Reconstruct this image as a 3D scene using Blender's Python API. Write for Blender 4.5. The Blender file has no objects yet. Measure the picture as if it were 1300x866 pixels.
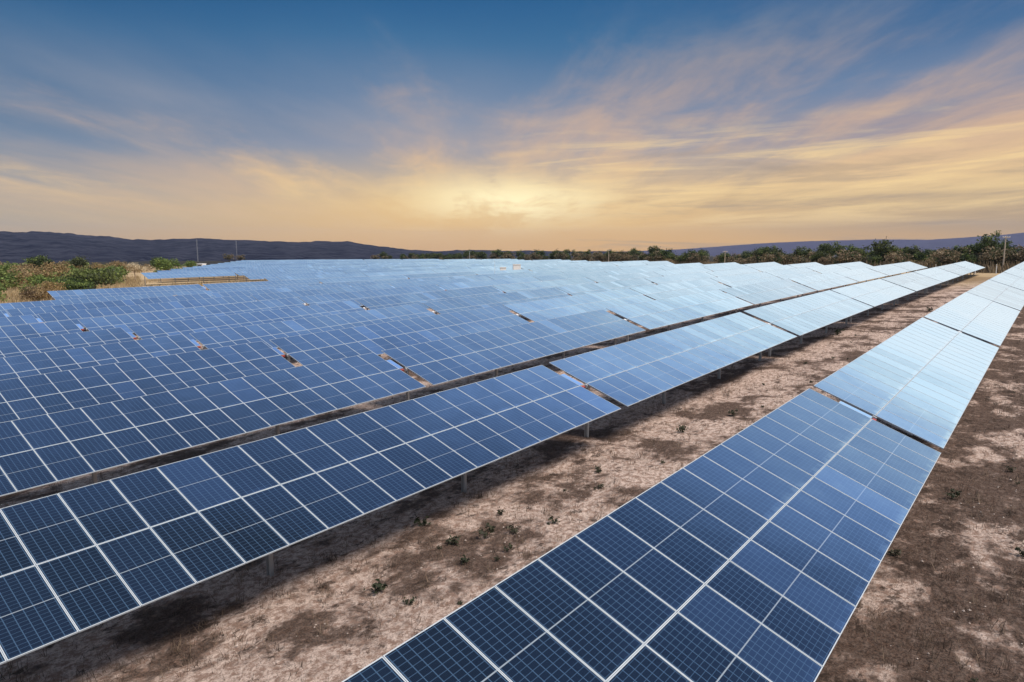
import bpy, bmesh, math, random
import numpy as np
from mathutils import Vector, Matrix, Euler

random.seed(7)
RNG = np.random.default_rng(11)
S = bpy.context.scene
COL = S.collection
R = math.radians

# ------------------------------------------------------------------ camera
CZ = 9.0                                  # height of the lens above the first aisle
F, PITCH, YAW = 870.5, .1391, .6728       # focal length in photo pixels (1300 wide)
cam_d = bpy.data.cameras.new('camera')
cam = bpy.data.objects.new('camera', cam_d)
COL.objects.link(cam)
cam.location = (0, 0, CZ)
cam.rotation_euler = (math.pi/2 - PITCH, 0, YAW)
cam_d.sensor_width = 36
cam_d.lens = F/1300*36
cam_d.clip_end = 60000
cam_d.clip_start = .1
S.camera = cam

_c, _s = math.cos(YAW), math.sin(YAW)
FW = np.array([-_s*math.cos(PITCH), _c*math.cos(PITCH), -math.sin(PITCH)])
RT = np.array([_c, _s, 0.])
UP = np.cross(RT, FW)
def ray(px, py):
    d = FW + RT*(px-650)/F + UP*(433-py)/F
    return d/np.linalg.norm(d)
def project(p):
    p = np.asarray(p, float) - np.array([0, 0, CZ])
    z = p @ FW
    return 650 + F*(p @ RT)/z, 433 - F*(p @ UP)/z, z

# ------------------------------------------------------------------ terrain
AX = [-9000, -400, -190, -125, -109, -97, -86, -75.5, -63.2, -52.1, -40.7, -29, -16.8, -4.7, 7.3, 40, 9000]
AZ = [-9.2, -8.4, -8.15, -8.15, -8.58, -8.54, -8.36, -8.22, -8.09, -7.80, -7.36, -6.98, -6.38, -6.0, -5.75, -5.5, -5.5]
HY = [-200, 0, 26, 51.5, 77, 102, 152, 204, 260, 900, 9000]
HZ = [-1.6, -.56, 0, .55, .90, 1.12, 1.41, 1.66, 1.60, .3, .0]
SX = [-9000, -330, -190, -125, -109, -97, -86, -65, -53, -41, -29, -17, -5, 200, 9000]
SS = [.0, .0, .05, .05, .5, 1.15, 1.3, 1.5, 1.38, 1.3, 1.19, 1.0, .92, .9, .9]
POST_H = 2.58
def axis_z(x, y):                          # world height of a row's turning axis
    fall = .0142*np.maximum(0, np.hypot(x, y)-370)          # the plain drops away beyond the field
    return CZ + np.interp(x, AX, AZ) + np.interp(x, SX, SS)*np.interp(y, HY, HZ) - fall
def ground_z(x, y):
    return axis_z(x, y) - POST_H
def on_ground(px, py):
    d = ray(px, py)
    t = 5.0
    for _ in range(4000):
        p = np.array([0, 0, CZ]) + d*t
        h = p[2] - ground_z(p[0], p[1])
        if h < .01: break
        t += max(.02, h*.8)
    return float(p[0]), float(p[1]), float(ground_z(p[0], p[1]))
def along(px, dist):                       # ground point at a distance along a pixel column
    d = ray(px, 311); h = np.hypot(d[0], d[1])
    x, y = d[0]/h*dist, d[1]/h*dist
    return float(x), float(y), float(ground_z(x, y))

# ------------------------------------------------------------------ node helpers
class NT:
    def __init__(s, tree):
        s.t = tree; s.n = tree.nodes; s.l = tree.links
        s.n.clear()
    def new(s, kind, **kw):
        o = s.n.new(kind)
        for k, v in kw.items(): setattr(o, k, v)
        return o
    def put(s, sock, v):
        if isinstance(v, bpy.types.NodeSocket): s.l.new(v, sock)
        elif isinstance(v, (tuple, list)):
            if sock.type == 'RGBA': sock.default_value = (*v[:3], 1)
            else: sock.default_value = v
        else: sock.default_value = v
    def math(s, op, a, b=0., c=None, clamp=False):
        o = s.new('ShaderNodeMath', operation=op, use_clamp=clamp)
        s.put(o.inputs[0], a); s.put(o.inputs[1], b)
        if c is not None: s.put(o.inputs[2], c)
        return o.outputs[0]
    def vmath(s, op, a, b=(0, 0, 0)):
        o = s.new('ShaderNodeVectorMath', operation=op)
        s.put(o.inputs[0], a); s.put(o.inputs[1], b)
        return o.outputs['Value'] if op in ('DOT_PRODUCT', 'LENGTH') else o.outputs[0]
    def mix(s, f, a, b, mode='MIX'):
        o = s.new('ShaderNodeMix', data_type='RGBA', blend_type=mode)
        s.put(o.inputs[0], f); s.put(o.inputs[6], a); s.put(o.inputs[7], b)
        return o.outputs[2]
    def maprange(s, v, a, b, c=0., d=1., smooth=True):
        o = s.new('ShaderNodeMapRange', interpolation_type='SMOOTHSTEP' if smooth else 'LINEAR')
        for i, x in enumerate((v, a, b, c, d)): s.put(o.inputs[i], x)
        return o.outputs[0]
    def ramp(s, f, stops, interp='LINEAR'):
        o = s.new('ShaderNodeValToRGB'); e = o.color_ramp.elements
        o.color_ramp.interpolation = interp
        while len(e) < len(stops): e.new(.5)
        for el, (p, c) in zip(e, stops):
            el.position = p
            el.color = (*c, 1) if isinstance(c, (tuple, list)) else (c, c, c, 1)
        s.put(o.inputs[0], f)
        return o.outputs[0]
    def noise(s, vec, scale, detail=4., rough=.55, dist=0., w=None):
        o = s.new('ShaderNodeTexNoise')
        s.put(o.inputs['Vector'], vec); s.put(o.inputs['Scale'], scale)
        s.put(o.inputs['Detail'], detail); s.put(o.inputs['Roughness'], rough); s.put(o.inputs['Distortion'], dist)
        return o.outputs[0]
    def comb(s, x, y, z=0.):
        o = s.new('ShaderNodeCombineXYZ')
        for i, v in enumerate((x, y, z)): s.put(o.inputs[i], v)
        return o.outputs[0]
    def sep(s, v):
        o = s.new('ShaderNodeSeparateXYZ'); s.put(o.inputs[0], v)
        return o.outputs
def lin(r, g, b):
    f = lambda c: c/12.92 if c <= .04045 else ((c+.055)/1.055)**2.4
    return tuple(f(v/255) for v in (r, g, b))
def material(name):
    m = bpy.data.materials.new(name); m.use_nodes = True
    nt = NT(m.node_tree)
    out = nt.new('ShaderNodeOutputMaterial')
    return m, nt, out
def principled(nt, out, **kw):
    p = nt.new('ShaderNodeBsdfPrincipled')
    for k, v in kw.items(): nt.put(p.inputs[k.replace('_', ' ')], v)
    if out is not None: nt.l.new(p.outputs[0], out.inputs[0])
    return p

# ------------------------------------------------------------------ world
SUN_AZ = YAW + math.atan((650-625)/F)      # left of +y
SUN_EL = R(58)
LAMP_AZ = R(-84)                            # the light itself falls steeply from the right, through the veil of cloud
def build_world():
    w = bpy.data.worlds.new('World'); S.world = w; w.use_nodes = True
    nt = NT(w.node_tree)
    out = nt.new('ShaderNodeOutputWorld'); bg = nt.new('ShaderNodeBackground')
    nt.l.new(bg.outputs[0], out.inputs[0])
    D = nt.new('ShaderNodeTexCoord').outputs['Generated']
    D = nt.vmath('NORMALIZE', D)
    x, y, z = nt.sep(D)
    s2 = (-math.sin(SUN_AZ), math.cos(SUN_AZ), 0); r2 = (math.cos(SUN_AZ), math.sin(SUN_AZ), 0)
    a = nt.vmath('DOT_PRODUCT', D, r2); b = nt.vmath('DOT_PRODUCT', D, s2)
    el = nt.math('MULTIPLY', nt.math('ARCSINE', z), 57.2958)
    az = nt.math('MULTIPLY', nt.math('ARCTAN2', a, b), 57.2958)
    # slow wobble so that no band is straight
    pz = nt.math('MAXIMUM', nt.math('ADD', z, .07), .02)
    P = nt.comb(nt.math('DIVIDE', a, pz), nt.math('DIVIDE', b, pz), 0.)
    wob = nt.math('SUBTRACT', nt.noise(nt.comb(nt.math('MULTIPLY', az, .035), nt.math('MULTIPLY', el, .10)), 1., 3., .6), .5)
    el2 = nt.math('ADD', el, nt.math('MULTIPLY', wob, 3.0))
    t = nt.math('DIVIDE', nt.math('ADD', el2, 5), 95, clamp=True)
    def stops(l): return [((e+5)/95, lin(*c) if max(c) > 2 else c) for e, c in l]
    HIGH = [(27, (.075, .145, .27)), (38, (.12, .20, .34)), (60, (.20, .26, .35)), (90, (.22, .27, .34))]  # unseen sky overhead, brightened to light ground and panels
    cen = nt.ramp(t, stops([(-5, (150, 125, 95)), (-.5, (232, 180, 100)), (1.2, (244, 196, 116)), (3.4, (236, 198, 138)), (5.4, (194, 176, 156)), (7.6, (144, 152, 170)),
                            (11.5, (96, 128, 164)), (15.5, (58, 110, 154)), (20, (36, 90, 140))] + HIGH))
    lef = nt.ramp(t, stops([(-5, (130, 118, 100)), (.3, (196, 166, 128)), (2, (182, 168, 146)), (4.2, (162, 160, 160)), (7, (118, 138, 162)),
                            (10, (78, 116, 152)), (14, (50, 102, 146)), (17, (34, 86, 134)), (20, (22, 68, 118))] + HIGH))
    rig = nt.ramp(t, stops([(-5, (140, 120, 98)), (-.2, (226, 176, 106)), (1.2, (190, 160, 120)), (3, (176, 154, 128)), (5.5, (186, 166, 146)), (8, (160, 150, 158)),
                            (11, (110, 132, 164)), (14, (66, 108, 152)), (20, (38, 84, 136))] + HIGH))
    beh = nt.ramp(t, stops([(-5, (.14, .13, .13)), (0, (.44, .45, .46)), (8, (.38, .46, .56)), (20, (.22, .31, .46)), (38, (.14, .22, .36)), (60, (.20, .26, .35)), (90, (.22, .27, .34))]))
    sky = nt.mix(nt.maprange(az, -38, -4), lef, cen)
    sky = nt.mix(nt.maprange(az, 6, 36), sky, rig)
    # streaked clouds running out of the glow
    Q = nt.comb(nt.math('MULTIPLY', nt.sep(P)[0], 1.0), nt.math('MULTIPLY', nt.sep(P)[1], .22), 3.7)
    n1 = nt.noise(Q, 1.15, 9., .58, .35)
    Q2 = nt.comb(nt.math('MULTIPLY', nt.sep(P)[0], 1.0), nt.math('MULTIPLY', nt.sep(P)[1], .45), 9.1)
    n2 = nt.noise(Q2, 2.6, 9., .62, .5)
    n = nt.math('ADD', nt.math('MULTIPLY', n1, .66), nt.math('MULTIPLY', n2, .34))
    side = nt.maprange(az, -12, 22, -.060, .095)
    elw = nt.maprange(el, 3, 20, .04, -.10, smooth=False)
    dens = nt.maprange(nt.math('ADD', n, nt.math('ADD', side, elw)), .41, .70)
    dens = nt.math('MULTIPLY', dens, nt.maprange(el, 22, 13))
    dens = nt.math('MULTIPLY', dens, nt.maprange(el, .8, 4.8))
    ct = nt.math('DIVIDE', el, 22, clamp=True)
    ccol = nt.ramp(ct, [(0, lin(240, 198, 130)), (.16, lin(246, 212, 150)), (.28, lin(238, 200, 150)), (.40, lin(220, 182, 150)), (.55, lin(198, 170, 152)), (.75, lin(142, 148, 160)), (1, lin(84, 120, 158))])
    sky = nt.mix(nt.math('MULTIPLY', dens, .80), sky, ccol)
    # a thin veil over the left half
    Q4 = nt.comb(nt.math('MULTIPLY', nt.sep(P)[0], .7), nt.math('MULTIPLY', nt.sep(P)[1], .20), 17.3)
    n4 = nt.noise(Q4, .8, 8., .55, .5)
    veil = nt.math('MULTIPLY', nt.maprange(n4, .36, .68), nt.math('MULTIPLY', nt.maprange(el, 18.5, 8), nt.maprange(el, .5, 3.)))
    vcol = nt.ramp(ct, [(.1, lin(226, 192, 148)), (.28, lin(214, 184, 156)), (.45, lin(166, 164, 172)), (.75, lin(110, 136, 164))])
    sky = nt.mix(nt.math('MULTIPLY', veil, nt.maprange(az, 14, -6, .15, .62)), sky, vcol)
    # grey undersides low on the right
    Q3 = nt.comb(nt.math('MULTIPLY', az, .05), nt.math('MULTIPLY', el, .55), 2.)
    n3 = nt.noise(Q3, 1.3, 7., .6, .6)
    low = nt.math('MULTIPLY', nt.maprange(n3, .52, .70), nt.math('MULTIPLY', nt.maprange(el, 6.5, 3), nt.maprange(az, -6, 12)))
    sky = nt.mix(nt.math('MULTIPLY', low, .6), sky, lin(172, 152, 130))
    # golden streaks right of the glow
    Q5 = nt.comb(nt.math('MULTIPLY', az, .045), nt.math('SUBTRACT', nt.math('MULTIPLY', el, .50), nt.math('MULTIPLY', az, .022)), 31.)
    n5 = nt.noise(Q5, 1.5, 9., .62, .5)
    gold = nt.math('MULTIPLY', nt.maprange(n5, .47, .66), nt.math('MULTIPLY', nt.maprange(el, 10.5, 6.5), nt.math('MULTIPLY', nt.maprange(el, .8, 2.5), nt.maprange(az, -4, 8))))
    sky = nt.mix(nt.math('MULTIPLY', gold, .62), sky, lin(255, 222, 160))
    dk = nt.math('MULTIPLY', nt.maprange(n5, .50, .34), nt.math('MULTIPLY', nt.maprange(el, 9.5, 5.5), nt.math('MULTIPLY', nt.maprange(el, .8, 2.5), nt.maprange(az, 2, 16))))
    sky = nt.mix(nt.math('MULTIPLY', dk, .42), sky, lin(164, 146, 130))
    # glow of the low sun behind the cloud
    ga = nt.math('DIVIDE', nt.math('SUBTRACT', az, 1.5), 7.0); ge = nt.math('DIVIDE', nt.math('SUBTRACT', el2, 3.3), 1.7)
    g = nt.math('EXPONENT', nt.math('MULTIPLY', nt.math('ADD', nt.math('MULTIPLY', ga, ga), nt.math('MULTIPLY', ge, ge)), -1.))
    g = nt.math('MULTIPLY', g, nt.maprange(n, .38, .56, .30, 1.))
    sky = nt.mix(nt.math('MULTIPLY', g, .95), sky, tuple(v*1.2 for v in lin(255, 240, 190)))
    # beyond the picture: unseen sky brightened at the sides and behind to light the field
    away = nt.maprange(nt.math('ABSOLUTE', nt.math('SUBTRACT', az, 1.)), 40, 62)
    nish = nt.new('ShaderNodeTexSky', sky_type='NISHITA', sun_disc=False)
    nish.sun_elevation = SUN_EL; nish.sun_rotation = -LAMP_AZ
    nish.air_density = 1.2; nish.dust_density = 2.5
    fill_sky = nt.mix(.25, beh, nt.vmath('MULTIPLY', nish.outputs[0], (.10, .10, .10)))
    sky = nt.mix(away, sky, fill_sky)
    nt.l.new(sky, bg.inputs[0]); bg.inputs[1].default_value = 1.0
build_world()
sd = bpy.data.lights.new('sun', 'SUN'); sd.energy = 4.3; sd.angle = R(22); sd.color = (1, .89, .79)
sun = bpy.data.objects.new('sun', sd); COL.objects.link(sun)
sdir = Vector((-math.sin(LAMP_AZ)*math.cos(SUN_EL), math.cos(LAMP_AZ)*math.cos(SUN_EL), math.sin(SUN_EL)))
sun.rotation_euler = sdir.to_track_quat('Z', 'Y').to_euler()
sun.location = (0, 0, 60)
S.view_settings.view_transform = 'Standard'; S.view_settings.look = 'None'
S.view_settings.gamma = 1; S.view_settings.exposure = 0

# ------------------------------------------------------------------ materials
def mat_panel():
    m, nt, out = material('solar_glass')
    uv = nt.new('ShaderNodeUVMap', uv_map='uv').outputs[0]
    u, v, _ = nt.sep(uv)
    oi = nt.new('ShaderNodeObjectInfo').outputs['Random']
    wn = nt.new('ShaderNodeTexWhiteNoise', noise_dimensions='3D')
    nt.put(wn.inputs['Vector'], nt.comb(nt.math('FLOOR', u), nt.math('FLOOR', v), nt.math('MULTIPLY', oi, 91.7)))
    rnd = wn.outputs['Value']; rcol = nt.sep(wn.outputs['Color'])
    fu = nt.math('FRACT', u); fv = nt.math('FRACT', v)
    def line(f, n, half):                   # distance to nearest cell border, in cells
        q = nt.math('FRACT', nt.math('ADD', nt.math('MULTIPLY', f, n), .5))
        d = nt.math('ABSOLUTE', nt.math('SUBTRACT', q, .5))
        return nt.math('LESS_THAN', d, half)
    mu = nt.math('DIVIDE', nt.math('SUBTRACT', fu, .012), .976); mv = nt.math('DIVIDE', nt.math('SUBTRACT', fv, .022), .956)
    colm = line(mv, 6, .045)
    rowm = nt.math('MULTIPLY', line(mu, 20, .05), .55)
    half = nt.math('LESS_THAN', nt.math('ABSOLUTE', nt.math('SUBTRACT', fu, .5)), .005)
    # fine collector wires
    wire = nt.math('MULTIPLY', line(mv, 54, .12), .13)
    g = nt.math('MAXIMUM', nt.math('MULTIPLY', colm, .75), rowm)
    g = nt.math('MAXIMUM', g, wire)
    light = nt.math('GREATER_THAN', rnd, .945)
    tone = nt.math('ADD', nt.math('MULTIPLY', rcol[0], .5), .75)
    cell = nt.mix(rcol[1], (.0045, .0085, .021), (.007, .014, .036))
    cell = nt.mix(light, cell, (.0115, .023, .056))
    cell = nt.mix(1., cell, nt.comb(tone, tone, tone), 'MULTIPLY')
    base = nt.mix(g, cell, (.062, .12, .21))
    base = nt.mix(half, base, (.25, .30, .35))
    sheen_gain = nt.new('ShaderNodeAttribute', attribute_type='OBJECT', attribute_name='sheen_gain').outputs['Fac']
    p = principled(nt, None, Base_Color=base, Roughness=.16, IOR=1.5, Specular_Tint=(.62, .85, 1.0))
    # sky reflection at shallow angles painted as pale diffuse colour, with some dirt mixed in
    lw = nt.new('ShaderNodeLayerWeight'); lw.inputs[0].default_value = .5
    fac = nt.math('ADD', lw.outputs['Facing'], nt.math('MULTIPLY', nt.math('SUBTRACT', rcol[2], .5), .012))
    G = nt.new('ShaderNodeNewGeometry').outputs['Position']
    patch = nt.noise(G, .16, 5., .6, .6)  # broad patches painted in like reflected cloud
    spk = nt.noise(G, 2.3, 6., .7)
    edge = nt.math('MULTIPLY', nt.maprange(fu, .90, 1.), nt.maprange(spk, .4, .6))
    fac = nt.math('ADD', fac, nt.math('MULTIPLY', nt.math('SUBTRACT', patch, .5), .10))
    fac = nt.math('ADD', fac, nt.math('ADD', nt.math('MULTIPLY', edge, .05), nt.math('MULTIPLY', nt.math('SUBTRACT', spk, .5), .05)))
    sheen = nt.ramp(fac, [(.36, .0), (.50, .17), (.60, .38), (.70, .56), (.765, .74), (.82, .9), (.92, .97)])
    sheen = nt.math('MULTIPLY', sheen, nt.math('ADD', nt.math('MULTIPLY', light, .22), sheen_gain), clamp=True)
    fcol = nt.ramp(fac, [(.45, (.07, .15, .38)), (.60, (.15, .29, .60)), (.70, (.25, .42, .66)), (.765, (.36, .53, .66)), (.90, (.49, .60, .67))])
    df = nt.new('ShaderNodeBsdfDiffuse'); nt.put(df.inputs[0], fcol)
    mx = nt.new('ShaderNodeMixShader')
    nt.put(mx.inputs[0], sheen); nt.l.new(p.outputs[0], mx.inputs[1]); nt.l.new(df.outputs[0], mx.inputs[2])
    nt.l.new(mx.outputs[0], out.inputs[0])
    return m
def mat_metal(name, col, rough=.4, metal=.0, var=.15, scale=3.):
    m, nt, out = material(name)
    tc = nt.new('ShaderNodeTexCoord').outputs['Object']
    n = nt.noise(tc, scale, 5.)
    c = nt.mix(n, tuple(v*(1-var) for v in col), tuple(min(1, v*(1+var)) for v in col))
    principled(nt, out, Base_Color=c, Roughness=rough, Metallic=metal)
    return m
def mat_leaf(name, c1, c2, c3=None, scale=.9):
    m, nt, out = material(name)
    g = nt.new('ShaderNodeNewGeometry')
    tc = nt.new('ShaderNodeTexCoord').outputs['Object']
    oi = nt.new('ShaderNodeObjectInfo').outputs['Random']
    n = nt.noise(tc, scale, 3., .6)
    c = nt.mix(nt.maprange(n, .35, .65), c1, c2)
    if c3: c = nt.mix(nt.math('MULTIPLY', oi, .65), c, c3)
    rp = nt.math('ADD', nt.math('MULTIPLY', g.outputs['Random Per Island'], .7), .65)
    c = nt.mix(1., c, nt.comb(rp, rp, rp), 'MULTIPLY')
    p = principled(nt, None, Base_Color=c, Roughness=.7)
    tr = nt.new('ShaderNodeBsdfTranslucent'); nt.put(tr.inputs[0], c)
    mx = nt.new('ShaderNodeMixShader'); mx.inputs[0].default_value = .3
    nt.l.new(p.outputs[0], mx.inputs[1]); nt.l.new(tr.outputs[0], mx.inputs[2]); nt.l.new(mx.outputs[0], out.inputs[0])
    return m
def mat_ground():
    m, nt, out = material('dry_earth')
    P = nt.new('ShaderNodeNewGeometry').outputs['Position']
    x, y, z = nt.sep(P)
    dist = nt.vmath('LENGTH', P)
    Pf = nt.comb(x, nt.math('MULTIPLY', y, .75), 0.)
    nbig = nt.noise(Pf, .32, 4., .55)
    nmid = nt.noise(Pf, .95, 12., .72, .15)
    nsml = nt.noise(Pf, 5.0, 10., .76)
    nfin = nt.noise(P, 20., 6., .8)
    ncl = nt.noise(nt.comb(x, nt.math('MULTIPLY', y, .6), 4.), 2.1, 12., .78)
    sand = nt.mix(nt.maprange(nsml, .42, .58), (.34, .232, .182), (.76, .615, .535))
    sand = nt.mix(nt.math('MULTIPLY', nt.maprange(nfin, .50, .60), .6), sand, (.20, .13, .10))
    brown = nt.mix(nt.maprange(nfin, .42, .58), (.016, .010, .008), (.135, .086, .064))
    brown = nt.mix(nt.math('MULTIPLY', nt.maprange(nsml, .52, .62), .40), brown, (.27, .185, .145))
    # litter of dry weeds: more of it to the right of the wide row
    right = nt.maprange(x, -9, -2, -.008, .040)
    s = nt.math('ADD', nt.math('ADD', nt.math('MULTIPLY', nbig, .40), nt.math('MULTIPLY', nmid, .40)), nt.math('MULTIPLY', nsml, .20))
    f = nt.maprange(nt.math('ADD', s, right), .480, .530)
    c = nt.mix(nt.math('MULTIPLY', f, .90), sand, brown)
    c = nt.mix(nt.math('MULTIPLY', nt.maprange(nt.math('ADD', ncl, nt.math('MULTIPLY', right, .7)), .555, .61), .8), c, nt.mix(nfin, (.015, .010, .008), (.07, .048, .036)))
    # far away: straw, scrub and forest floor
    nfar = nt.noise(P, .02, 6., .6)
    farc = nt.mix(nt.maprange(nfar, .4, .6), (.50, .38, .23), (.27, .19, .11))
    c = nt.mix(nt.maprange(dist, 130, 190), c, farc)
    c = nt.mix(nt.maprange(dist, 330, 480), c, nt.mix(nfar, (.020, .022, .020), (.044, .040, .034)))
    p = principled(nt, out, Base_Color=c, Roughness=.95, Specular_IOR_Level=.15)
    h = nt.math('ADD', nt.math('MULTIPLY', nmid, .6), nt.math('ADD', nt.math('MULTIPLY', nsml, .40), nt.math('MULTIPLY', ncl, .3)))
    bp = nt.new('ShaderNodeBump'); bp.inputs['Strength'].default_value = 1.; bp.inputs['Distance'].default_value = .30
    nt.l.new(h, bp.inputs['Height']); nt.l.new(bp.outputs[0], p.inputs['Normal'])
    return m
def mat_hill(name, c1, c2):
    m, nt, out = material(name)
    P = nt.new('ShaderNodeNewGeometry').outputs['Position']
    n = nt.noise(P, .02, 9., .75)
    c = nt.mix(nt.maprange(n, .35, .65), c1, c2)
    principled(nt, out, Base_Color=c, Roughness=1., Specular_IOR_Level=0.)
    return m

M = {}
M['glass'] = mat_panel()
M['alu'] = mat_metal('pale_aluminium', (.50, .56, .61), .4)
M['tube'] = mat_metal('pale_galvanised_tube', (.62, .64, .66), .5)
M['steel'] = mat_metal('galvanised_steel', (.42, .43, .44), .5, .3)
M['red'] = mat_metal('red_plastic', (.34, .06, .05), .6)
M['white'] = mat_metal('white_paint', (.84, .86, .88), .45, var=.05)
M['dark'] = mat_metal('dark_grey_paint', (.05, .055, .06), .5)
M['concrete'] = mat_metal('pale_concrete', (.50, .42, .33), .85)
M['grey'] = mat_metal('grey_lattice_steel', (.35, .36, .38), .6)
M['bark'] = mat_metal('bark', (.13, .095, .07), .95, var=.4, scale=6.)
M['palebark'] = mat_metal('pale_bark', (.38, .29, .20), .95, var=.3, scale=6.)
M['ground'] = mat_ground()
M['leaf_dark'] = mat_leaf('dark_green_leaves', (.026, .048, .018), (.065, .10, .034), (.08, .085, .04))
M['leaf_green'] = mat_leaf('green_leaves', (.075, .13, .03), (.22, .29, .07), (.18, .20, .06))
M['leaf_bright'] = mat_leaf('bright_green_leaves', (.10, .17, .04), (.20, .27, .07))
M['leaf_dry'] = mat_leaf('dry_brown_twigs', (.17, .12, .075), (.33, .25, .155), (.24, .19, .11))
M['leaf_gold'] = mat_leaf('golden_dry_leaves', (.24, .165, .08), (.42, .31, .165), (.30, .24, .12))
M['leaf_straw'] = mat_leaf('ochre_leaves', (.26, .17, .06), (.40, .28, .12), (.25, .19, .11))
M['leaf_pale'] = mat_leaf('pale_straw_blossom', (.62, .52, .34), (.80, .70, .52))
M['weed'] = mat_leaf('weed_leaves', (.022, .034, .016), (.060, .075, .034), (.08, .07, .045), 8.)
M['litter'] = mat_leaf('dry_weed_stalks', (.035, .025, .018), (.25, .18, .125), None, 2.)
M['stone'] = mat_metal('pale_stone', (.50, .42, .37), .95, var=.35, scale=1.)
M['grass'] = mat_leaf('straw_grass', (.33, .24, .12), (.55, .43, .25), None, .2)
M['hill_near'] = mat_hill('hill_scrub', (.007, .011, .026), (.048, .053, .078))  # scrub with the blue of distant air painted into its colour
M['hill_far'] = mat_hill('far_hill_scrub', (.045, .05, .10), (.075, .078, .135))  # stronger blue of distant air painted into the scrub colour

# ------------------------------------------------------------------ mesh helpers
class MB:
    def __init__(s): s.v = []; s.f = []; s.m = []; s.uv = []
    def face(s, pts, mi=0, uv=None):
        i = len(s.v); s.v += [tuple(p) for p in pts]; s.f.append(tuple(range(i, i+len(pts)))); s.m.append(mi)
        s.uv += uv if uv else [(0, 0)]*len(pts)
    def box(s, a, b, mi=0, skip=()):
        (x0, y0, z0), (x1, y1, z1) = a, b
        P = [(x0, y0, z0), (x1, y0, z0), (x1, y1, z0), (x0, y1, z0), (x0, y0, z1), (x1, y0, z1), (x1, y1, z1), (x0, y1, z1)]
        for k, q in enumerate(((3, 2, 1, 0), (4, 5, 6, 7), (0, 1, 5, 4), (1, 2, 6, 5), (2, 3, 7, 6), (3, 0, 4, 7))):
            if k not in skip: s.face([P[i] for i in q], mi)
    def tube(s, pts, rads, n=8, mi=0, cap=True):
        rings = []
        for i, p in enumerate(pts):
            p = Vector(p)
            d = (Vector(pts[min(i+1, len(pts)-1)]) - Vector(pts[max(i-1, 0)])).normalized()
            u = d.orthogonal().normalized(); w = d.cross(u)
            rings.append([p + (u*math.cos(2*math.pi*k/n) + w*math.sin(2*math.pi*k/n))*rads[i] for k in range(n)])
        for a, b in zip(rings, rings[1:]):
            for k in range(n): s.face([a[k], a[(k+1) % n], b[(k+1) % n], b[k]], mi)
        if cap:
            s.face(list(reversed(rings[0])), mi); s.face(rings[-1], mi)
    def mesh(s, name, mats, merge=False, smooth=False):
        me = bpy.data.meshes.new(name)
        me.from_pydata(s.v, [], s.f)
        for mt in mats: me.materials.append(mt)
        me.polygons.foreach_set('material_index', s.m)
        uvl = me.uv_layers.new(name='uv')
        uvl.data.foreach_set('uv', [c for t in s.uv for c in t])
        if merge:
            bm = bmesh.new(); bm.from_mesh(me); bmesh.ops.remove_doubles(bm, verts=bm.verts, dist=1e-4); bm.to_mesh(me); bm.free()
        if smooth: me.polygons.foreach_set('use_smooth', [True]*len(me.polygons))
        me.update()
        return me
def link(name, me, parent=None, loc=(0, 0, 0), rot=(0, 0, 0), scale=None):
    o = bpy.data.objects.new(name, me); COL.objects.link(o)
    o.parent = parent; o.location = loc; o.rotation_euler = rot
    if scale is not None: o.scale = scale if hasattr(scale, '__len__') else (scale,)*3
    return o
def thing(name, label, cat, loc, rotz=0, group=None, me=None, scale=None):
    o = link(name, me, None, loc, (0, 0, rotz), scale)
    o['label'] = label; o['category'] = cat
    if group: o['group'] = group
    return o
def structure(o, kind='structure'): o['kind'] = kind; return o

# ------------------------------------------------------------------ ground
def build_ground():
    rings = [0.0] + list(2.5*1.062**np.arange(0, 134))
    nA = 300
    V = [(0, 0, float(ground_z(0, 0)))]; Fc = []
    rng = np.random.default_rng(3)
    ang = np.linspace(0, 2*math.pi, nA, endpoint=False)
    for r in rings[1:]:
        xs, ys = r*np.cos(ang), r*np.sin(ang)
        zs = ground_z(xs, ys) + .05*np.sin(xs*1.1+ys*.4)*np.cos(ys*.83)*(r < 150) + .035*np.sin(xs*2.3-ys*1.7)*(r < 60)
        V += list(zip(xs.tolist(), ys.tolist(), zs.tolist()))
    for k in range(nA): Fc.append((0, 1+k, 1+(k+1) % nA))
    for i in range(len(rings)-2):
        a, b = 1+i*nA, 1+(i+1)*nA
        for k in range(nA):
            k2 = (k+1) % nA
            Fc.append((a+k, b+k, b+k2, a+k2))
    me = bpy.data.meshes.new('ground'); me.from_pydata(V, [], Fc); me.materials.append(M['ground'])
    me.polygons.foreach_set('use_smooth', [True]*len(me.polygons))
    structure(link('ground', me))
build_ground()

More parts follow.
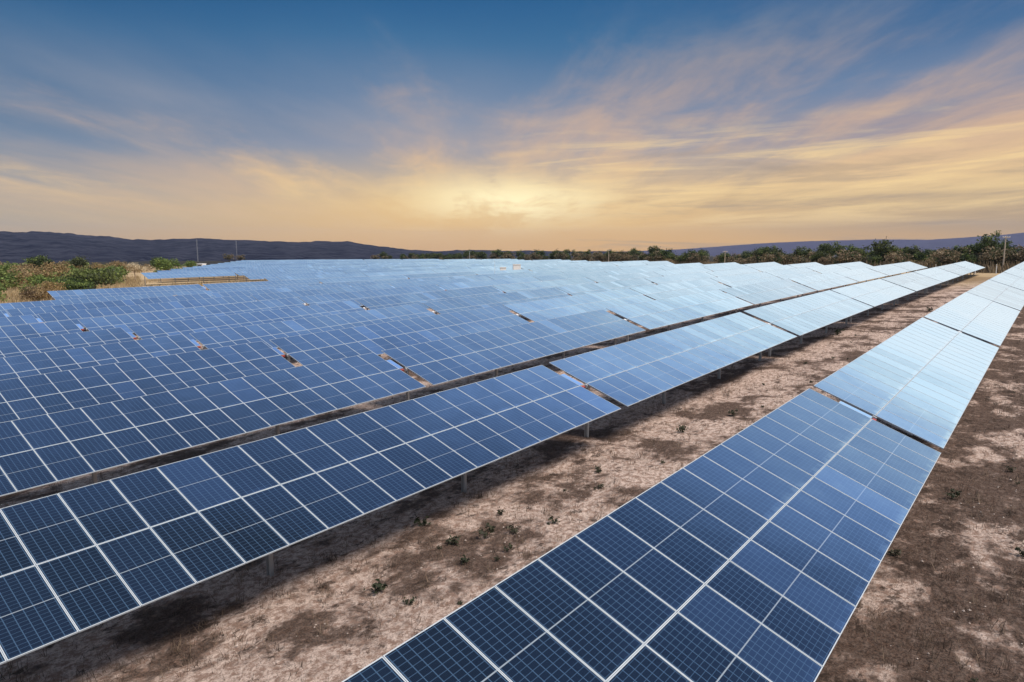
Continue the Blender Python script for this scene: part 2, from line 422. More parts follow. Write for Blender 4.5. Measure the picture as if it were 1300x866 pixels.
# ------------------------------------------------------------------ hills
def ridge(name, mat, profile, dist, depth, seed, rough, kind='structure'):
    """A ridge standing at a real distance; profile = (bearing column, crest row) pairs of the skyline."""
    px = [p[0] for p in profile]; py = [p[1] for p in profile]
    cols = np.linspace(px[0], px[-1], 260)
    rng = np.random.default_rng(seed)
    wob = np.zeros_like(cols)
    for k in range(1, 7):
        fr = 2**k
        wob += rough/fr**.8*np.sin(cols*.004*fr*2.2 + rng.uniform(0, 6.28)) * (1+.4*np.sin(cols*.0031*fr+rng.uniform(0, 6.28)))
    V = []; Fc = []; NR = 22
    for i, c in enumerate(cols):
        d = ray(c, 311); h = math.hypot(d[0], d[1]); ux, uy = d[0]/h, d[1]/h
        cosv = FW[0]*ux + FW[1]*uy
        D = dist*(1 + .05*math.sin(c*.006+seed))
        top = CZ + (311.1 - np.interp(c, px, py))/F*D*cosv + wob[i]*dist/F
        for j in range(NR+1):
            t = j/NR
            if t <= .7:
                q = t/.7; prof = .55*q + .45*q*q*(3-2*q)
                prof *= 1 - .10*math.sin(q*9+i*.13+seed)*q*(1-q)*2
                r = D - depth*(1-q)
            else:
                q = (t-.7)/.3; prof = 1-.8*q*q; r = D + depth*.8*q
            base = float(ground_z(ux*r, uy*r)) - 4
            V.append((ux*r, uy*r, base + (top-base)*prof + rng.normal()*rough*.12*dist/F*(prof > .05)))
    n = NR+1
    for i in range(len(cols)-1):
        for j in range(NR): Fc.append((i*n+j, (i+1)*n+j, (i+1)*n+j+1, i*n+j+1))
    me = bpy.data.meshes.new(name); me.from_pydata(V, [], Fc); me.materials.append(mat)
    me.polygons.foreach_set('use_smooth', [True]*len(me.polygons))
    return structure(link(name, me))
ridge('hills', M['hill_near'], [(-700, 290), (-300, 292), (0, 294.5), (40, 296), (90, 297), (145, 299), (155, 301), (240, 303.5), (250, 302.5), (330, 306.5), (400, 307.5),
      (425, 308), (440, 306.5), (455, 309), (500, 314), (545, 317.5), (600, 319), (700, 320), (800, 322)], 2600, 1980, 2, 2.2)
ridge('far_hills', M['hill_far'], [(780, 320), (860, 317), (900, 314), (960, 309), (1040, 305.5), (1120, 303.5), (1180, 304.5), (1230, 301), (1275, 298), (1300, 295), (1400, 291), (1600, 293), (1900, 300)],
      6800, 2600, 5, .35)

# ------------------------------------------------------------------ solar tables
PW, PL, PITCHY, NCOL = 1.186, 2.27, 1.194, 21
TLEN = NCOL*PITCHY
def panel_mb(mb, cx, cy, ui=0, vi=0, back=True):
    fw, th, dz = .0175, .038, .004
    x0, x1, y0, y1 = cx-PL/2, cx+PL/2, cy-PW/2, cy+PW/2
    a, b, c, d = x0+fw, x1-fw, y0+fw, y1-fw
    mb.face([(a, c, -dz), (b, c, -dz), (b, d, -dz), (a, d, -dz)], 0, [(ui+1e-4, vi+1e-4), (ui+.9999, vi+1e-4), (ui+.9999, vi+.9999), (ui+1e-4, vi+.9999)])
    for q in ([(x0, y0), (x1, y0), (b, c), (a, c)], [(x1, y0), (x1, y1), (b, d), (b, c)], [(x1, y1), (x0, y1), (a, d), (b, d)], [(x0, y1), (x0, y0), (a, c), (a, d)]):
        mb.face([(p[0], p[1], 0) for p in q], 1)
    mb.face([(x0, y0, -th), (x1, y0, -th), (x1, y0, 0), (x0, y0, 0)], 1)
    mb.face([(x1, y0, -th), (x1, y1, -th), (x1, y1, 0), (x1, y0, 0)], 1)
    mb.face([(x1, y1, -th), (x0, y1, -th), (x0, y1, 0), (x1, y1, 0)], 1)
    mb.face([(x0, y1, -th), (x0, y0, -th), (x0, y0, 0), (x0, y1, 0)], 1)
    if back: mb.face([(x0, y0, -th), (x0, y1, -th), (x1, y1, -th), (x1, y0, -th)], 2)
mats3 = [M['glass'], M['alu'], M['steel']]
mb = MB(); panel_mb(mb, 0, 0); ME_PANEL = mb.mesh('solar_panel', mats3)
mb = MB()
for i in range(NCOL):
    for k, cx in enumerate((-1.140, 1.140)):
        panel_mb(mb, cx, (i-(NCOL-1)/2)*PITCHY, k, i)
ME_ARRAY = mb.mesh('solar_panels', mats3)
mb = MB(); mb.box((-.07, -TLEN/2-.05, -.19), (.07, TLEN/2+.05, -.05)); ME_TUBE = mb.mesh('torque_tube', [M['tube']])
mb = MB()
for i in range(NCOL+1):
    yy = (i-NCOL/2)*PITCHY*.996
    mb.box((-1.3, yy-.02, -.085), (-.071, yy+.02, -.039)); mb.box((.071, yy-.02, -.085), (1.3, yy+.02, -.039))
ME_RAIL = mb.mesh('mounting_rails', [M['steel']])
mb = MB()   # H-section post with bearing saddle, origin at the turning axis
h = POST_H + .25
mb.box((-.085, -.06, -h), (-.073, .06, -.20)); mb.box((.073, -.06, -h), (.085, .06, -.20)); mb.box((-.073, -.006, -h), (.073, .006, -.20))
mb.box((-.12, -.05, -.198), (.12, .05, -.192)); ME_POST = mb.mesh('post', [M['steel']])
mb = MB(); L, Wd = 1.15, .34
mb.box((-L/2, -Wd/2, -.03), (L/2, Wd/2, -.004), 1); mb.face([(-L/2+.015, -Wd/2+.015, -.001), (L/2-.015, -Wd/2+.015, -.001), (L/2-.015, Wd/2-.015, -.001), (-L/2+.015, Wd/2-.015, -.001)], 0,
        [(.03, .03), (.45, .03), (.45, .3), (.03, .3)])
ME_DRIVE_PANEL = mb.mesh('drive_panel', [M['glass'], M['alu']])
mb = MB(); mb.box((-.06, -.11, -.13), (.06, .11, -.02)); mb.tube([(0, -.13, -.08), (0, .13, -.08)], [.035, .035], 8); ME_DRIVE = mb.mesh('drive_motor', [M['red']])
mb = MB(); mb.box((-.10, -.12, -.10), (.10, .12, -.03)); mb.box((-.16, -.03, -.12), (.16, .03, -.06)); ME_BEAR = mb.mesh('bearing', [M['white']])

STARTS = [.95, 26.6, 52.38, 77.9, 103.7, 129.2, 155.0, 180.5]
ROWX = [7.3, -4.7, -16.75, -28.95, -40.75, -52.2, -63.6, -75.3, -86.6, -97.6, -109.2, -125.5]
TILT = {(1, 0): .367, (1, 1): .366, (1, 2): .354, (2, 0): .331, (2, 1): .342, (2, 2): .352, (3, 0): .331, (3, 1): .34, (3, 2): .345}
ORD = ['first', 'second', 'third', 'fourth', 'fifth', 'sixth', 'seventh', 'eighth', 'ninth', 'tenth', 'eleventh', 'twelfth', 'thirteenth', 'fourteenth']
def visible(x, y0, y1):
    for yy in np.linspace(y0, y1, 6):
        for u in (-2.2, 2.2):
            p = (x+u, yy, float(axis_z(x, yy)))
            a, b, c = project(p)
            if c > .5 and -25 < a < 1325 and 300 < b < 900: return True
    return False
def solar_table(x, y0, tilt, detail, sheen_gain, label, group, drive):
    y1 = y0+TLEN; ym = (y0+y1)/2
    za, zb = float(axis_z(x, y0)), float(axis_z(x, y1))
    slope = math.atan2(zb-za, TLEN); zm = (za+zb)/2
    gz = float(ground_z(x, ym))
    root = thing('solar_table', label, 'solar table', (x, ym, gz), 0, group)
    B = Matrix.Translation((0, 0, zm-gz)) @ Matrix.Rotation(slope, 4, 'X') @ Matrix.Rotation(tilt, 4, 'Y')
    def put(name, me, off=(0, 0, 0), wob=0.):
        m = B @ Matrix.Translation(off)
        if wob: m = m @ Euler((random.gauss(0, wob), random.gauss(0, wob), 0)).to_matrix().to_4x4()
        o = bpy.data.objects.new(name, me); COL.objects.link(o); o.parent = root
        o.matrix_local = m
        return o
    if detail:
        for i in range(NCOL):
            for cx in (-1.140, 1.140):
                o = put('solar_panel', ME_PANEL, (cx, (i-(NCOL-1)/2)*PITCHY, 0), .0012)
                o['sheen_gain'] = sheen_gain*random.uniform(.92, 1.08)
    else:
        o = put('solar_panels', ME_ARRAY); o['sheen_gain'] = sheen_gain
    put('torque_tube', ME_TUBE)
    if detail: put('mounting_rails', ME_RAIL)
    offs = (1.0, 9.1, 17.2) if y0 < 2 else (.05, 8.05, 16.0, 23.7)
    for d in offs:
        f = d/TLEN
        link('post', ME_POST, root, (0, y0+d-ym, za+(zb-za)*f-gz))
    if drive == 1:
        o = put('drive_panel', ME_DRIVE_PANEL, (-.62, TLEN/2+.205, -.02)); o['sheen_gain'] = 2.6
        put('drive_motor', ME_DRIVE, (.06, TLEN/2+.205, -.02))
    elif drive == 2:
        put('bearing', ME_BEAR, (0, TLEN/2+.3, 0))
    return root

GROUP_NEAR = 'solar tables standing in long rows'
n_tab = 0
for r, x in enumerate(ROWX):
    for k, y0 in enumerate(STARTS):
        if r == 11: y0 = 39.8 + 25.7*k
        if r == 11 and k == 7: continue
        if r == 0 and k > 1: continue
        if not visible(x, y0, y0+TLEN): continue
        d = math.hypot(x, y0)
        detail = (d < 108 and r > 0) or (r == 0 and k == 0)
        tilt = TILT.get((r, k), .34 + random.gauss(0, .006))
        sheen_gain = 1.0 + random.gauss(0, .05)  # strength of the painted sky reflection, differs from table to table
        if (r, k) == (1, 0): sheen_gain = .85
        if (r, k) in ((1, 1), (1, 2), (2, 1), (3, 2), (4, 2)): sheen_gain = 1.15
        if r == 0: label = 'solar table right of the wide foreground row, barely showing at the corner' if k == 0 else 'solar table right of the wide foreground row, behind its corner neighbour'
        else:
            colr = 'navy' if d < 45 and k == 0 else 'blue' if k <= 1 else 'pale blue'
            where = 'of the wide foreground row' if r == 1 else f'along the {ORD[r-2]} row left of the wide foreground row'
            if r == 1: label = f'{colr} solar table, {ORD[k]} {where}' + (', cut by the picture edge' if k == 0 else ' beside bare brown earth')
            else: label = f'{colr} solar table, {ORD[k]} {where}'
        solar_table(x, y0, tilt, detail, sheen_gain, label, GROUP_NEAR, 1 if k % 2 == 0 else 2)
        n_tab += 1
# the distant block beyond the dry strip
n_far = 0
for i in range(12):
    x = -190 - 11.8*i
    ys = 82 + (-190-x)*.80
    ye = 300 if x > -236 else 300 - (-236-x)*.6
    while ys + TLEN < ye:
        if visible(x, ys, ys+TLEN):
            solar_table(x, ys, .34+random.gauss(0, .006), False, 1.0+random.gauss(0, .06),
                        'small pale blue solar table in the distant block beyond the dry grass strip', 'solar tables of the distant block', 0)
            n_far += 1
        ys += 25.7
for x, ys in ((-178, 104), (-166, 97), (-154, 95), (-142, 92)):
    ye = 300
    while ys + TLEN < ye:
        if not (x > -150 and 170 < ys+TLEN and ys < 186) and visible(x, ys, ys+TLEN):
            solar_table(x, ys, .34+random.gauss(0, .006), False, 1.0+random.gauss(0, .06),
                        'small pale blue solar table in the distant block beyond the dry grass strip', 'solar tables of the distant block', 0)
            n_far += 1
        ys += 25.7
print('TABLES', n_tab, n_far)

# ------------------------------------------------------------------ vegetation
def crown_mesh(name, mats, rx, ry, rz, z0, nclump, nleaf, size, seed, flat=0., hollow=.55, lobes=5):
    """Leaf-sized faces gathered in clumps through an uneven volume."""
    rng = np.random.default_rng(seed)
    lob = [(rng.uniform(-.45, .45), rng.uniform(-.45, .45), rng.uniform(-.35, .4), rng.uniform(.45, .75)) for _ in range(lobes)]
    mb = MB()
    cl = []
    while len(cl) < nclump:
        L = lob[rng.integers(len(lob))]
        d = rng.normal(size=3); d /= np.linalg.norm(d)
        r = L[3]*(hollow + (1-hollow)*rng.random())
        p = np.array(L[:3]) + d*r
        if p[2] < -.75+flat: continue
        cl.append(p)
    for p in cl:
        cs = rng.uniform(.10, .22)
        mi = int(rng.random() < .35) if len(mats) > 1 else 0
        for _ in range(nleaf):
            q = p + rng.normal(size=3)*cs*np.array([1, 1, .7])
            c = np.array([q[0]*rx, q[1]*ry, z0 + rz*(1+q[2])*.5*1.0])
            n = rng.normal(size=3) + np.array([0, 0, .6]); n /= np.linalg.norm(n)
            u = np.cross(n, rng.normal(size=3)); u /= np.linalg.norm(u); w = np.cross(n, u)
            sz = size*rng.uniform(.6, 1.4)
            mb.face([c-u*sz*.5, c-w*sz*.32+u*sz*.1, c+u*sz*.6, c+w*sz*.32+u*sz*.1], mi)
    return mb.mesh(name, mats)
def trunk_mesh(name, mat, h, r, spread, seed, nlimb=6, fork=.35):
    rng = random.Random(seed); mb = MB()
    bend = rng.uniform(-.12, .12)*h
    top = (bend, rng.uniform(-.08, .08)*h, h*.75)
    mb.tube([(0, 0, -.25), (bend*.2, 0, h*.3), (bend*.6, top[1]*.5, h*.55), top], [r*1.25, r, r*.75, r*.4], 7)
    for k in range(nlimb):
        a = 2*math.pi*k/nlimb + rng.uniform(-.4, .4); t = rng.uniform(fork, .7)
        b = (bend*t*.8, top[1]*t*.8, h*t)
        e = (b[0]+math.cos(a)*spread*rng.uniform(.5, .9), b[1]+math.sin(a)*spread*rng.uniform(.5, .9), h*rng.uniform(.75, .98))
        m_ = ((b[0]+e[0])/2, (b[1]+e[1])/2, b[2]+(e[2]-b[2])*.6)
        mb.tube([b, m_, e], [r*.5, r*.34, r*.12], 5)
    return mb.mesh(name, [mat])
KIND = {}
def kind(key, n, mats, bark, h, rx, rz, z0, ncl, nl, size, **kw):
    tr = kw.pop('tr', .5)
    KIND[key] = [(trunk_mesh('trunk', bark, z0+rz*.8, .05*h**.7 if 'r' not in kw else kw['r'], rx*tr, i+len(key)),
                  crown_mesh('crown', mats, rx, rx*.9, rz, z0, ncl, nl, size, 17*i+len(key)*3, **{k: v for k, v in kw.items() if k != 'r'})) for i in range(n)]
kind('round', 3, [M['leaf_dark'], M['leaf_green']], M['bark'], 7, 3.2, 5.2, 1.6, 90, 26, .42)
kind('scrub', 3, [M['leaf_dry'], M['leaf_dark']], M['bark'], 5, 2.8, 4.2, .6, 75, 24, .34, hollow=.4)
kind('tall', 2, [M['leaf_dark'], M['leaf_green']], M['bark'], 10, 2.6, 6.4, 3.8, 70, 24, .42, lobes=6)
kind('spread', 2, [M['leaf_green'], M['leaf_dark']], M['bark'], 5, 6.2, 4.6, .7, 190, 30, .40, flat=.1, lobes=8)
kind('bush', 2, [M['leaf_green'], M['leaf_bright']], M['bark'], 3, 2.3, 2.8, .15, 70, 24, .28)
kind('drybush', 3, [M['leaf_gold'], M['leaf_dry']], M['palebark'], 3, 2.6, 3.0, .2, 70, 22, .26, hollow=.35)
kind('ochre', 2, [M['leaf_straw'], M['leaf_gold']], M['palebark'], 4, 3.6, 3.8, .5, 110, 26, .30, hollow=.4)
kind('pale', 1, [M['leaf_pale'], M['leaf_straw']], M['palebark'], 6, 4.0, 4.2, 2.2, 70, 22, .30, hollow=.5)
kind('bright', 1, [M['leaf_bright'], M['leaf_green']], M['bark'], 2, 1.5, 2.0, .1, 55, 24, .22)
def tree(key, loc, scale, label, cat='tree', group=None, name=None, i=None, sz=None):
    tm, cm = KIND[key][random.randrange(len(KIND[key])) if i is None else i]
    s = (scale, scale, scale*(sz or 1))
    o = thing(name or ('tree' if cat == 'tree' else 'bush'), label, cat, loc, random.uniform(0, 6.28), group, None, s)
    link('trunk', tm, o); link('crown', cm, o)
    return o

def at_size(px, base_py, w_px=None):
    x, y, z = on_ground(px, base_py)
    return (x, y, z), math.hypot(x, y)
# --- left-hand scrub, placed on the ground where it grows
def put_left(key, px, dist, height, label, cat, group, full, **kw):
    x, y, z = along(px, dist)
    tree(key, (x, y, z), height/full, label, cat, group, **kw)
put_left('spread', 116, 176, 5.6, 'widest dark green spreading tree rising just behind the left end of the panels', 'tree', None, 5.1, name='spreading_tree')
put_left('spread', 84, 170, 4.0, 'green rounded tree touching the left side of the widest spreading tree', 'tree', None, 5.1, name='spreading_tree')
put_left('bush', 66, 165, 3.2, 'dark green bush just left of the row end, under the ochre bush', 'bush', None, 2.95)
put_left('bright', 46, 160, 1.9, 'small bright yellow-green bush low at the left among brown scrub', 'bush', None, 2.1)
put_left('ochre', 53, 196, 6.6, 'large ochre dry bush rising above the dark green bush at left', 'bush', None, 4.3)
put_left('round', 45, 262, 7.6, 'dark olive tree topping the brown scrub against the hillside', 'tree', None, 6.8)
put_left('round', 97, 268, 7.4, 'dark green tree poking above pale scrub against the hillside', 'tree', None, 6.8)
put_left('bush', 110, 262, 5.0, 'green bush leaning on the right side of the dark green tree', 'bush', None, 2.95)
put_left('pale', 169, 232, 6.4, 'pale straw-coloured tree standing on the dry strip before the distant panels', 'tree', None, 6.4)
put_left('round', 197, 300, 6.4, 'dark green tree left of the olive tree by the distant panels', 'tree', None, 6.8)
put_left('bush', 211, 292, 6.4, 'olive green tree at the left edge of the distant panels', 'tree', None, 2.95, name='tree')
put_left('bright', 199, 278, 2.4, 'low bright green bush at the left corner of the distant panels', 'bush', None, 2.1)
put_left('bright', 242, 330, 4.6, 'bright green round bush beside the small white hut', 'bush', None, 2.1)
put_left('scrub', 290, 640, 8, 'dark tree standing behind the distant panels below a very thin mast', 'tree', None, 4.8)
put_left('scrub', 304, 650, 7, 'dark smaller tree right of its twin behind the distant panels', 'tree', None, 4.8)
GL = 'dry bushes of the brown scrub at left'
random.seed(21)
for k in range(54):
    px = random.uniform(-40, 150); d = random.uniform(150, 300)
    if px > 60: d = random.uniform(196, 300)
    key = random.choice(['drybush', 'drybush', 'ochre', 'ochre', 'ochre', 'bush', 'bright'])
    full = {'drybush': 3.2, 'bright': 2.2, 'ochre': 4.3, 'bush': 2.95}[key]
    h = random.uniform(3.0, 5.0)*(1+.0022*(d-150))
    lab = {'drybush': 'golden brown dry bush in the scrub left of the panels', 'bright': 'yellow-green bush in the scrub left of the panels',
           'ochre': 'ochre yellow dry bush in the scrub left of the panels', 'bush': 'olive green bush in the scrub left of the panels'}[key]
    put_left(key, px, d, h, lab, 'bush', GL, full)
for k in range(10):
    put_left(random.choice(['drybush', 'bush', 'drybush']), random.uniform(130, 290), random.uniform(255, 420), random.uniform(1.6, 3.0), 'low bush on the dry ground before the hills', 'bush', 'low bushes before the hills', 3.)

# --- tree belt behind the far ends of the rows
random.seed(5)
GT = 'trees of the belt behind the solar field'
def belt_dist(px):
    return float(np.interp(px, [300, 540, 700, 800, 900, 1000, 1100, 1200, 1320], [640, 560, 470, 400, 330, 270, 240, 228, 222]))
special = [(557, 'round', 7.5, 'dark round tree standing alone where the hill slope meets the tree belt'),
           (704, 'round', 9.0, 'rounded green tree, tallest in the belt behind the middle of the field'),
           (746, 'tall', 9.2, 'slim blue-green tree rising out of the low belt right of the rounded tree'),
           (833, 'round', 7.6, 'broad dark tree in the belt between two thin trees'),
           (892, 'tall', 8.0, 'thin tree with a dark tuft showing above the belt against the distant hills'),
           (967, 'tall', 8.4, 'slim tree whose dark tip crosses the start of the purple hills'),
           (1125, 'round', 9.6, 'big dark tree rising above the brown scrub before the purple hills'),
           (1256, 'tall', 11.2, 'tallest feathery tree at the right, beside the concrete pole')]
FULL = {'round': 6.8, 'scrub': 4.8, 'tall': 10.2, 'drybush': 3.2}
for px, key, h, lab in special:
    x, y, z = along(px, belt_dist(px)+8)
    tree(key, (x, y, z), h/FULL[key], lab)
LAB = {'round': 'dark green bushy tree in the belt behind the solar field', 'scrub': 'brown twiggy tree in the belt behind the solar field', 'tall': 'slender dark tree in the belt behind the solar field',
       'drybush': 'low brown bush at the foot of the tree belt behind the solar field'}
px = 480
while px < 1325:
    d = belt_dist(px)
    for layer in range(3 if px > 640 else 2):
        q = px + random.uniform(-8, 8)
        dd = d + layer*random.uniform(6, 16) + random.uniform(0, 6)
        brown = .46 if px > 760 else .28
        key = 'scrub' if random.random() < brown*(1.1-.25*layer) else random.choice(['round', 'round', 'tall']) if layer else random.choice(['scrub', 'round', 'drybush'])
        h = {'scrub': random.uniform(3.8, 7.6), 'round': random.uniform(4.4, 9.0), 'tall': random.uniform(6.5, 10.5), 'drybush': random.uniform(2.6, 4.2)}[key]*(1.0 if px > 900 else 1.12)
        x, y, z = along(q, dd)
        tree(key, (x, y, z), h/FULL[key]*(1.0 if px > 600 else .9), LAB[key], 'bush' if key == 'drybush' else 'tree', GT)
    px += random.uniform(6, 19)*(260/d)**.5

# --- undergrowth, straw grass and dry weeds: nobody could count them
def scatter(name, mat, pts, hs, w, nblade, seed, label, lean=.5, cat='undergrowth'):
    rng = np.random.default_rng(seed); mb = MB()
    for (x, y, z), h in zip(pts, hs):
        for _ in range(nblade):
            a = rng.uniform(0, 6.28); t = rng.uniform(.1, lean)*h; hh = h*rng.uniform(.5, 1.1)
            bx, by = x+rng.normal()*h*.35, y+rng.normal()*h*.35
            px_, py_ = -math.sin(a)*w*h, math.cos(a)*w*h
            ex, ey = bx+math.cos(a)*t, by+math.sin(a)*t
            mb.face([(bx-px_, by-py_, z-.03), (bx+px_, by+py_, z-.03), (ex+px_*.3, ey+py_*.3, z+hh), (ex-px_*.3, ey-py_*.3, z+hh)])
    o = structure(link(name, mb.mesh(name, [mat])), 'stuff'); o['label'] = label; o['category'] = cat
    return o
rng = np.random.default_rng(4)
P = []
for _ in range(4200):
    px_ = rng.uniform(-30, 175); d = rng.uniform(130, 260)
    P.append(along(px_, d))
for _ in range(900):
    P.append(along(rng.uniform(140, 380), rng.uniform(185, 235)))
P = [p for p in P if p[0] < -131 and not (p[0] < -184 and p[1] > 80+(-190-p[0])*.8) or (p[0] < -113 and p[1] < 36)]
scatter('straw_grass', M['grass'], P, rng.uniform(.5, 1.3, len(P)), .05, 5, 1, 'pale straw grass on the dry strip left of the panels', cat='grass')
P = []
for _ in range(2400):
    px_ = rng.uniform(560, 1320); P.append(along(px_, belt_dist(px_)+rng.uniform(-6, 20)))
scatter('undergrowth', M['leaf_dry'], P, rng.uniform(1.2, 3.4, len(P)), .05, 9, 2, 'brown dry undergrowth below the tree belt')
# dry weed stalks on the aisles
P = []
aisle = [(-18.0, -7.2, 2, 120, 2000), (-2.6, 7.0, 1, 80, 2000), (-33, -28, 6, 100, 350), (-44, -40, 12, 80, 120)]
for x0, x1, y0, y1, n in aisle:
    for _ in range(n):
        yy = y0 + (y1-y0)*rng.random()**1.7; cx = rng.uniform(x0, x1)
        for _ in range(rng.integers(1, 5)):
            xx, y2 = cx+rng.normal()*.35, yy+rng.normal()*.35
            P.append((xx, y2, float(ground_z(xx, y2))))
scatter('dry_weeds', M['litter'], P, rng.uniform(.05, .26, len(P)), .035, 7, 3, 'dry brown weed stalks lying on the earth between the rows', lean=1.1, cat='dry weeds')

# --- small green plants on the aisle
def weed_mesh(seed, n=60, size=.12):
    rng = np.random.default_rng(seed); mb = MB()
    for k in range(5):
        a = rng.uniform(0, 6.28); l = rng.uniform(.10, .24)
        e = (math.cos(a)*l*.6, math.sin(a)*l*.6, l)
        mb.tube([(0, 0, -.03), (e[0]*.4, e[1]*.4, e[2]*.6), e], [.008, .006, .003], 4)
        for _ in range(n//5):
            c = np.array(e)*rng.uniform(.5, 1.1) + rng.normal(size=3)*.05
            u = rng.normal(size=3); u /= np.linalg.norm(u); w = np.cross(u, rng.normal(size=3)); w /= np.linalg.norm(w)
            s = size*rng.uniform(.5, 1.2)
            mb.face([c-u*s*.5, c-w*s*.25, c+u*s*.5, c+w*s*.25])
    return mb.mesh('weed', [M['weed']])
WEEDS = [weed_mesh(i) for i in range(5)]
GW = 'small green weeds on the bare aisle'
spots = [(616, 682, 1.5, 'dark leafy weed on pale earth, the taller of a close pair in the foreground aisle'), (653, 676, 1.0, 'slim dark weed right of the taller leafy weed on pale earth'),
         (573, 692, 1.3, 'low dark weed clump left of the leafy pair on pale earth'), (536, 668, 1.3, 'low dark weed beside the shadow under the second row'),
         (519, 768, .8, 'small round green weed on pale earth near the bottom edge'), (478, 752, 1.5, 'straggling grey weed left of the small round weed near the bottom edge'),
         (932, 528, 1.6, 'rounded green weed in the middle of the aisle before the wide row'), (866, 548, 1.5, 'grey-green upright weed left of the rounded green weed'),
         (635, 653, .9, 'tiny weed at the brink of the shaded earth'), (588, 715, 1.0, 'thin dry weed sprig below the low dark clump'),
         (1209, 633, 1.2, 'green weed on dark earth right of the wide row'), (1297, 706, 1.2, 'green weed at the right picture edge'),
         (1134, 706, 1.0, 'dull green weed close to the right side of the wide row'), (1063, 425, 2.4, 'dark green bushy weed far along the aisle'),
         (1180, 395, 2.4, 'dark weed clump near the far end of the aisle'), (760, 600, 1.0, 'small weed on the earth between two posts'),
         (704, 664, .9, 'small weed touching the edge of the wide row')]
for px_, py_, s, lab in spots:
    x, y, z = on_ground(px_, py_)
    thing('weed', lab, 'weed', (x, y, z), random.uniform(0, 6), GW, WEEDS[random.randrange(5)], (s, s, s*.8))
random.seed(9)
for k in range(70):
    if k % 3: xx, yy = random.uniform(-14, -7.5), random.uniform(7, 70)
    else: xx, yy = random.uniform(-1.5, 4), random.uniform(5, 50)
    s_ = random.uniform(.35, .9)
    thing('weed', 'tiny green weed scattered on the bare earth beside the wide row', 'weed', (xx, yy, float(ground_z(xx, yy))), random.uniform(0, 6), 'tiny weeds on the bare earth', WEEDS[random.randrange(5)], (s_, s_, s_*.8))
def stones():
    rng = np.random.default_rng(8); mb = MB()
    for _ in range(1500):
        if rng.random() < .55: xx, yy = rng.uniform(-14.5, -7), 4+50*rng.random()**1.6
        else: xx, yy = rng.uniform(-2.4, 5), 3+35*rng.random()**1.4
        z = float(ground_z(xx, yy)); r = rng.uniform(.012, .045)
        pts = [np.array([xx, yy, z]) + r*rng.uniform(.6, 1.2)*np.array(d) for d in ((1, 0, .1), (0, 1, .1), (-1, 0, .1), (0, -1, .1), (0, 0, .9))]
        for a in range(4): mb.face([pts[a], pts[(a+1) % 4], pts[4]])
    o = structure(link('stones', mb.mesh('stones', [M['stone']])), 'stuff'); o['label'] = 'small pale stones strewn over the earth between the rows'; o['category'] = 'stones'
stones()

# ------------------------------------------------------------------ cabin, poles, masts, fence
def cabin(loc, rz, L, W, H, label):
    o = thing('service_cabin', label, 'cabin', loc, rz)
    mb = MB(); mb.box((-L/2, -W/2, 0), (L/2, W/2, H)); link('wall', mb.mesh('wall', [M['white']]), o)
    mb = MB(); mb.box((-L/2-.12, -W/2-.12, H+.002), (L/2+.12, W/2+.12, H+.14)); link('roof', mb.mesh('roof', [M['white']]), o)
    for dx in (-L*.22, L*.22):
        mb = MB(); mb.box((-.38, -.03, .1), (.38, 0, 1.9)); d = link('door', mb.mesh('door', [M['dark']]), o, (dx, -W/2-.004, 0))
    mb = MB(); mb.box((-L*.12, -.03, 1.5), (L*.12, 0, 2.0)); link('vent', mb.mesh('vent', [M['dark']]), o, (0, -W/2-.004, 0))
    return o
def pole(px, dist, h, r, mat, label, arms=True, name='utility_pole', cat='pole'):
    x, y, z = along(px, dist)
    o = thing(name, label, cat, (x, y, z), YAW)
    mb = MB(); mb.tube([(0, 0, -.3), (0, 0, h*.5), (0, 0, h)], [r, r*.85, r*.65], 10); link('shaft', mb.mesh('shaft', [mat], True), o)
    if arms:
        mb = MB(); mb.box((-1.0, -.06-r, h-.5), (1.0, .06-r, h-.36)); link('crossarm', mb.mesh('crossarm', [mat]), o)
        for dx in (-.9, -.35, .35, .9):
            mb = MB(); mb.tube([(dx, -r, h-.36), (dx, -r, h-.22), (dx, -r, h-.08)], [.05, .11, .07], 8); link('insulator', mb.mesh('insulator', [M['white']]), o)
    else:
        mb = MB(); mb.tube([(0, 0, h), (0, 0, h+.9)], [r*.4, r*.15], 6); link('spike', mb.mesh('spike', [mat]), o)
    return o
pole(1276, 222, 9.6, .19, M['concrete'], 'tall pale concrete pole with crossarm at the far right')
pole(921, 300, 8.0, .17, M['concrete'], 'slim pale pole standing in the tree belt behind the row ends')
pole(773, 400, 8.4, .2, M['concrete'], 'short pale pole against the tree belt left of centre')
pole(596, 520, 8.0, .12, M['white'], 'thin white mast against the tree belt beyond the pale field', False, 'lightning_mast', 'mast')
pole(628, 190, 6.2, .05, M['white'], 'thin white mast rising among the panels left of the white cabin', False, 'lightning_mast', 'mast')
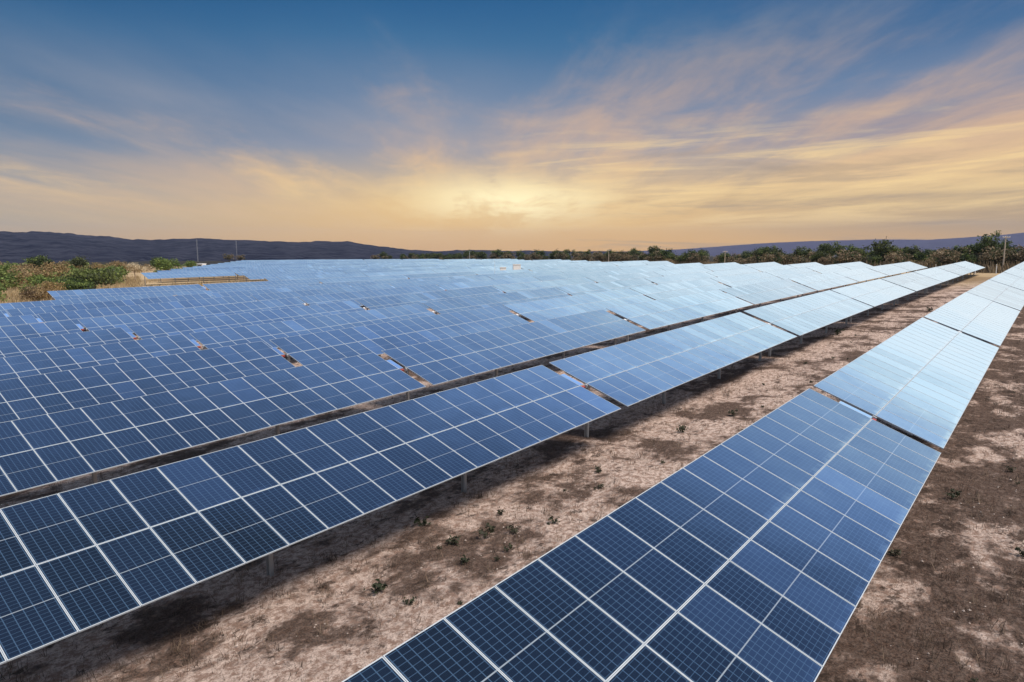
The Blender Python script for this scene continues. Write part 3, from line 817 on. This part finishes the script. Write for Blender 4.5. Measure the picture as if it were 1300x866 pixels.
def pylon(px, dist, h, label):
    x, y, z = along(px, dist)
    o = thing('lattice_mast', label, 'mast', (x, y, z), YAW)
    w0, w1 = h*.016, h*.012
    for sx in (-1, 1):
        for sy in (-1, 1):
            mb = MB(); mb.tube([(sx*w0, sy*w0, 0), (sx*w1, sy*w1, h)], [.04, .035], 5); link('leg', mb.mesh('leg', [M['grey']]), o)
    mb = MB()
    for k in range(9):
        a, b = k/9, (k+1)/9; wa, wb = w0+(w1-w0)*a, w0+(w1-w0)*b
        for sy in (-1, 1):
            mb.tube([(-wa, sy*wa, h*a), (wb, sy*wb, h*b)], [.03, .03], 4); mb.tube([(wa, sy*wa, h*a), (-wb, sy*wb, h*b)], [.03, .03], 4)
    link('bracing', mb.mesh('bracing', [M['grey']]), o)
    for t in (.78, .9):
        mb = MB(); mb.tube([(-h*.05, 0, h*t), (h*.05, 0, h*t)], [.06, .06], 5); link('crossarm', mb.mesh('crossarm', [M['grey']]), o)
pylon(250, 760, 22, 'very thin grey lattice mast before the hills, left of its twin')
pylon(300, 900, 25, 'very thin grey lattice mast before the hills, above two dark trees')
x, y, z = along(656, 226); cabin((x, y, z), YAW+.1, 2.4, 2.2, 4.3, 'white service cabin with dark doors among the distant panels')
x, y, z = along(638.5, 224); cabin((x, y, z), YAW+.1, 1.9, 1.5, 3.4, 'smaller white cabin left of the taller white cabin')
x, y, z = along(254, 345); cabin((x, y, z), YAW-.3, 3.2, 2.5, 2.4, 'small white hut beside the bright bush before the hills')
def fence():
    y = 213.; xs = np.arange(-70, 12.1, 4.4)
    o = thing('wire_fence', 'wire fence on white posts in front of the tree belt at right', 'fence', (float(xs[0]), y, float(ground_z(xs[0], y))))
    for xx in xs:
        mb = MB(); mb.tube([(0, 0, -.2), (0, 0, 2.0), (0, -.35, 2.4)], [.09, .08, .07], 6)
        link('fence_post', mb.mesh('fence_post', [M['white']]), o, (xx-xs[0], 0, float(ground_z(xx, y)-ground_z(xs[0], y))))
    for hh in (.5, 1.0, 1.5, 1.9):
        mb = MB(); mb.tube([(xx-xs[0], -.1, float(ground_z(xx, y)-ground_z(xs[0], y))+hh) for xx in xs], [.008]*len(xs), 4)
        link('wire', mb.mesh('wire', [M['steel']]), o)
fence()

# ------------------------------------------------------------------ air
USE_HAZE = True
if USE_HAZE:
    hm, nt, out = material('haze')
    pv = nt.new('ShaderNodeVolumePrincipled')
    pv.inputs['Color'].default_value = (.62, .72, 1.0, 1); pv.inputs['Density'].default_value = .00004
    nt.l.new(pv.outputs[0], out.inputs['Volume'])
    mb = MB(); mb.box((-8600, -8600, -150), (8600, 8600, 230))
    hz = structure(link('haze', mb.mesh('haze', [hm], True)), 'stuff'); hz['label'] = 'thin bluish evening haze over the plain'; hz['category'] = 'haze'
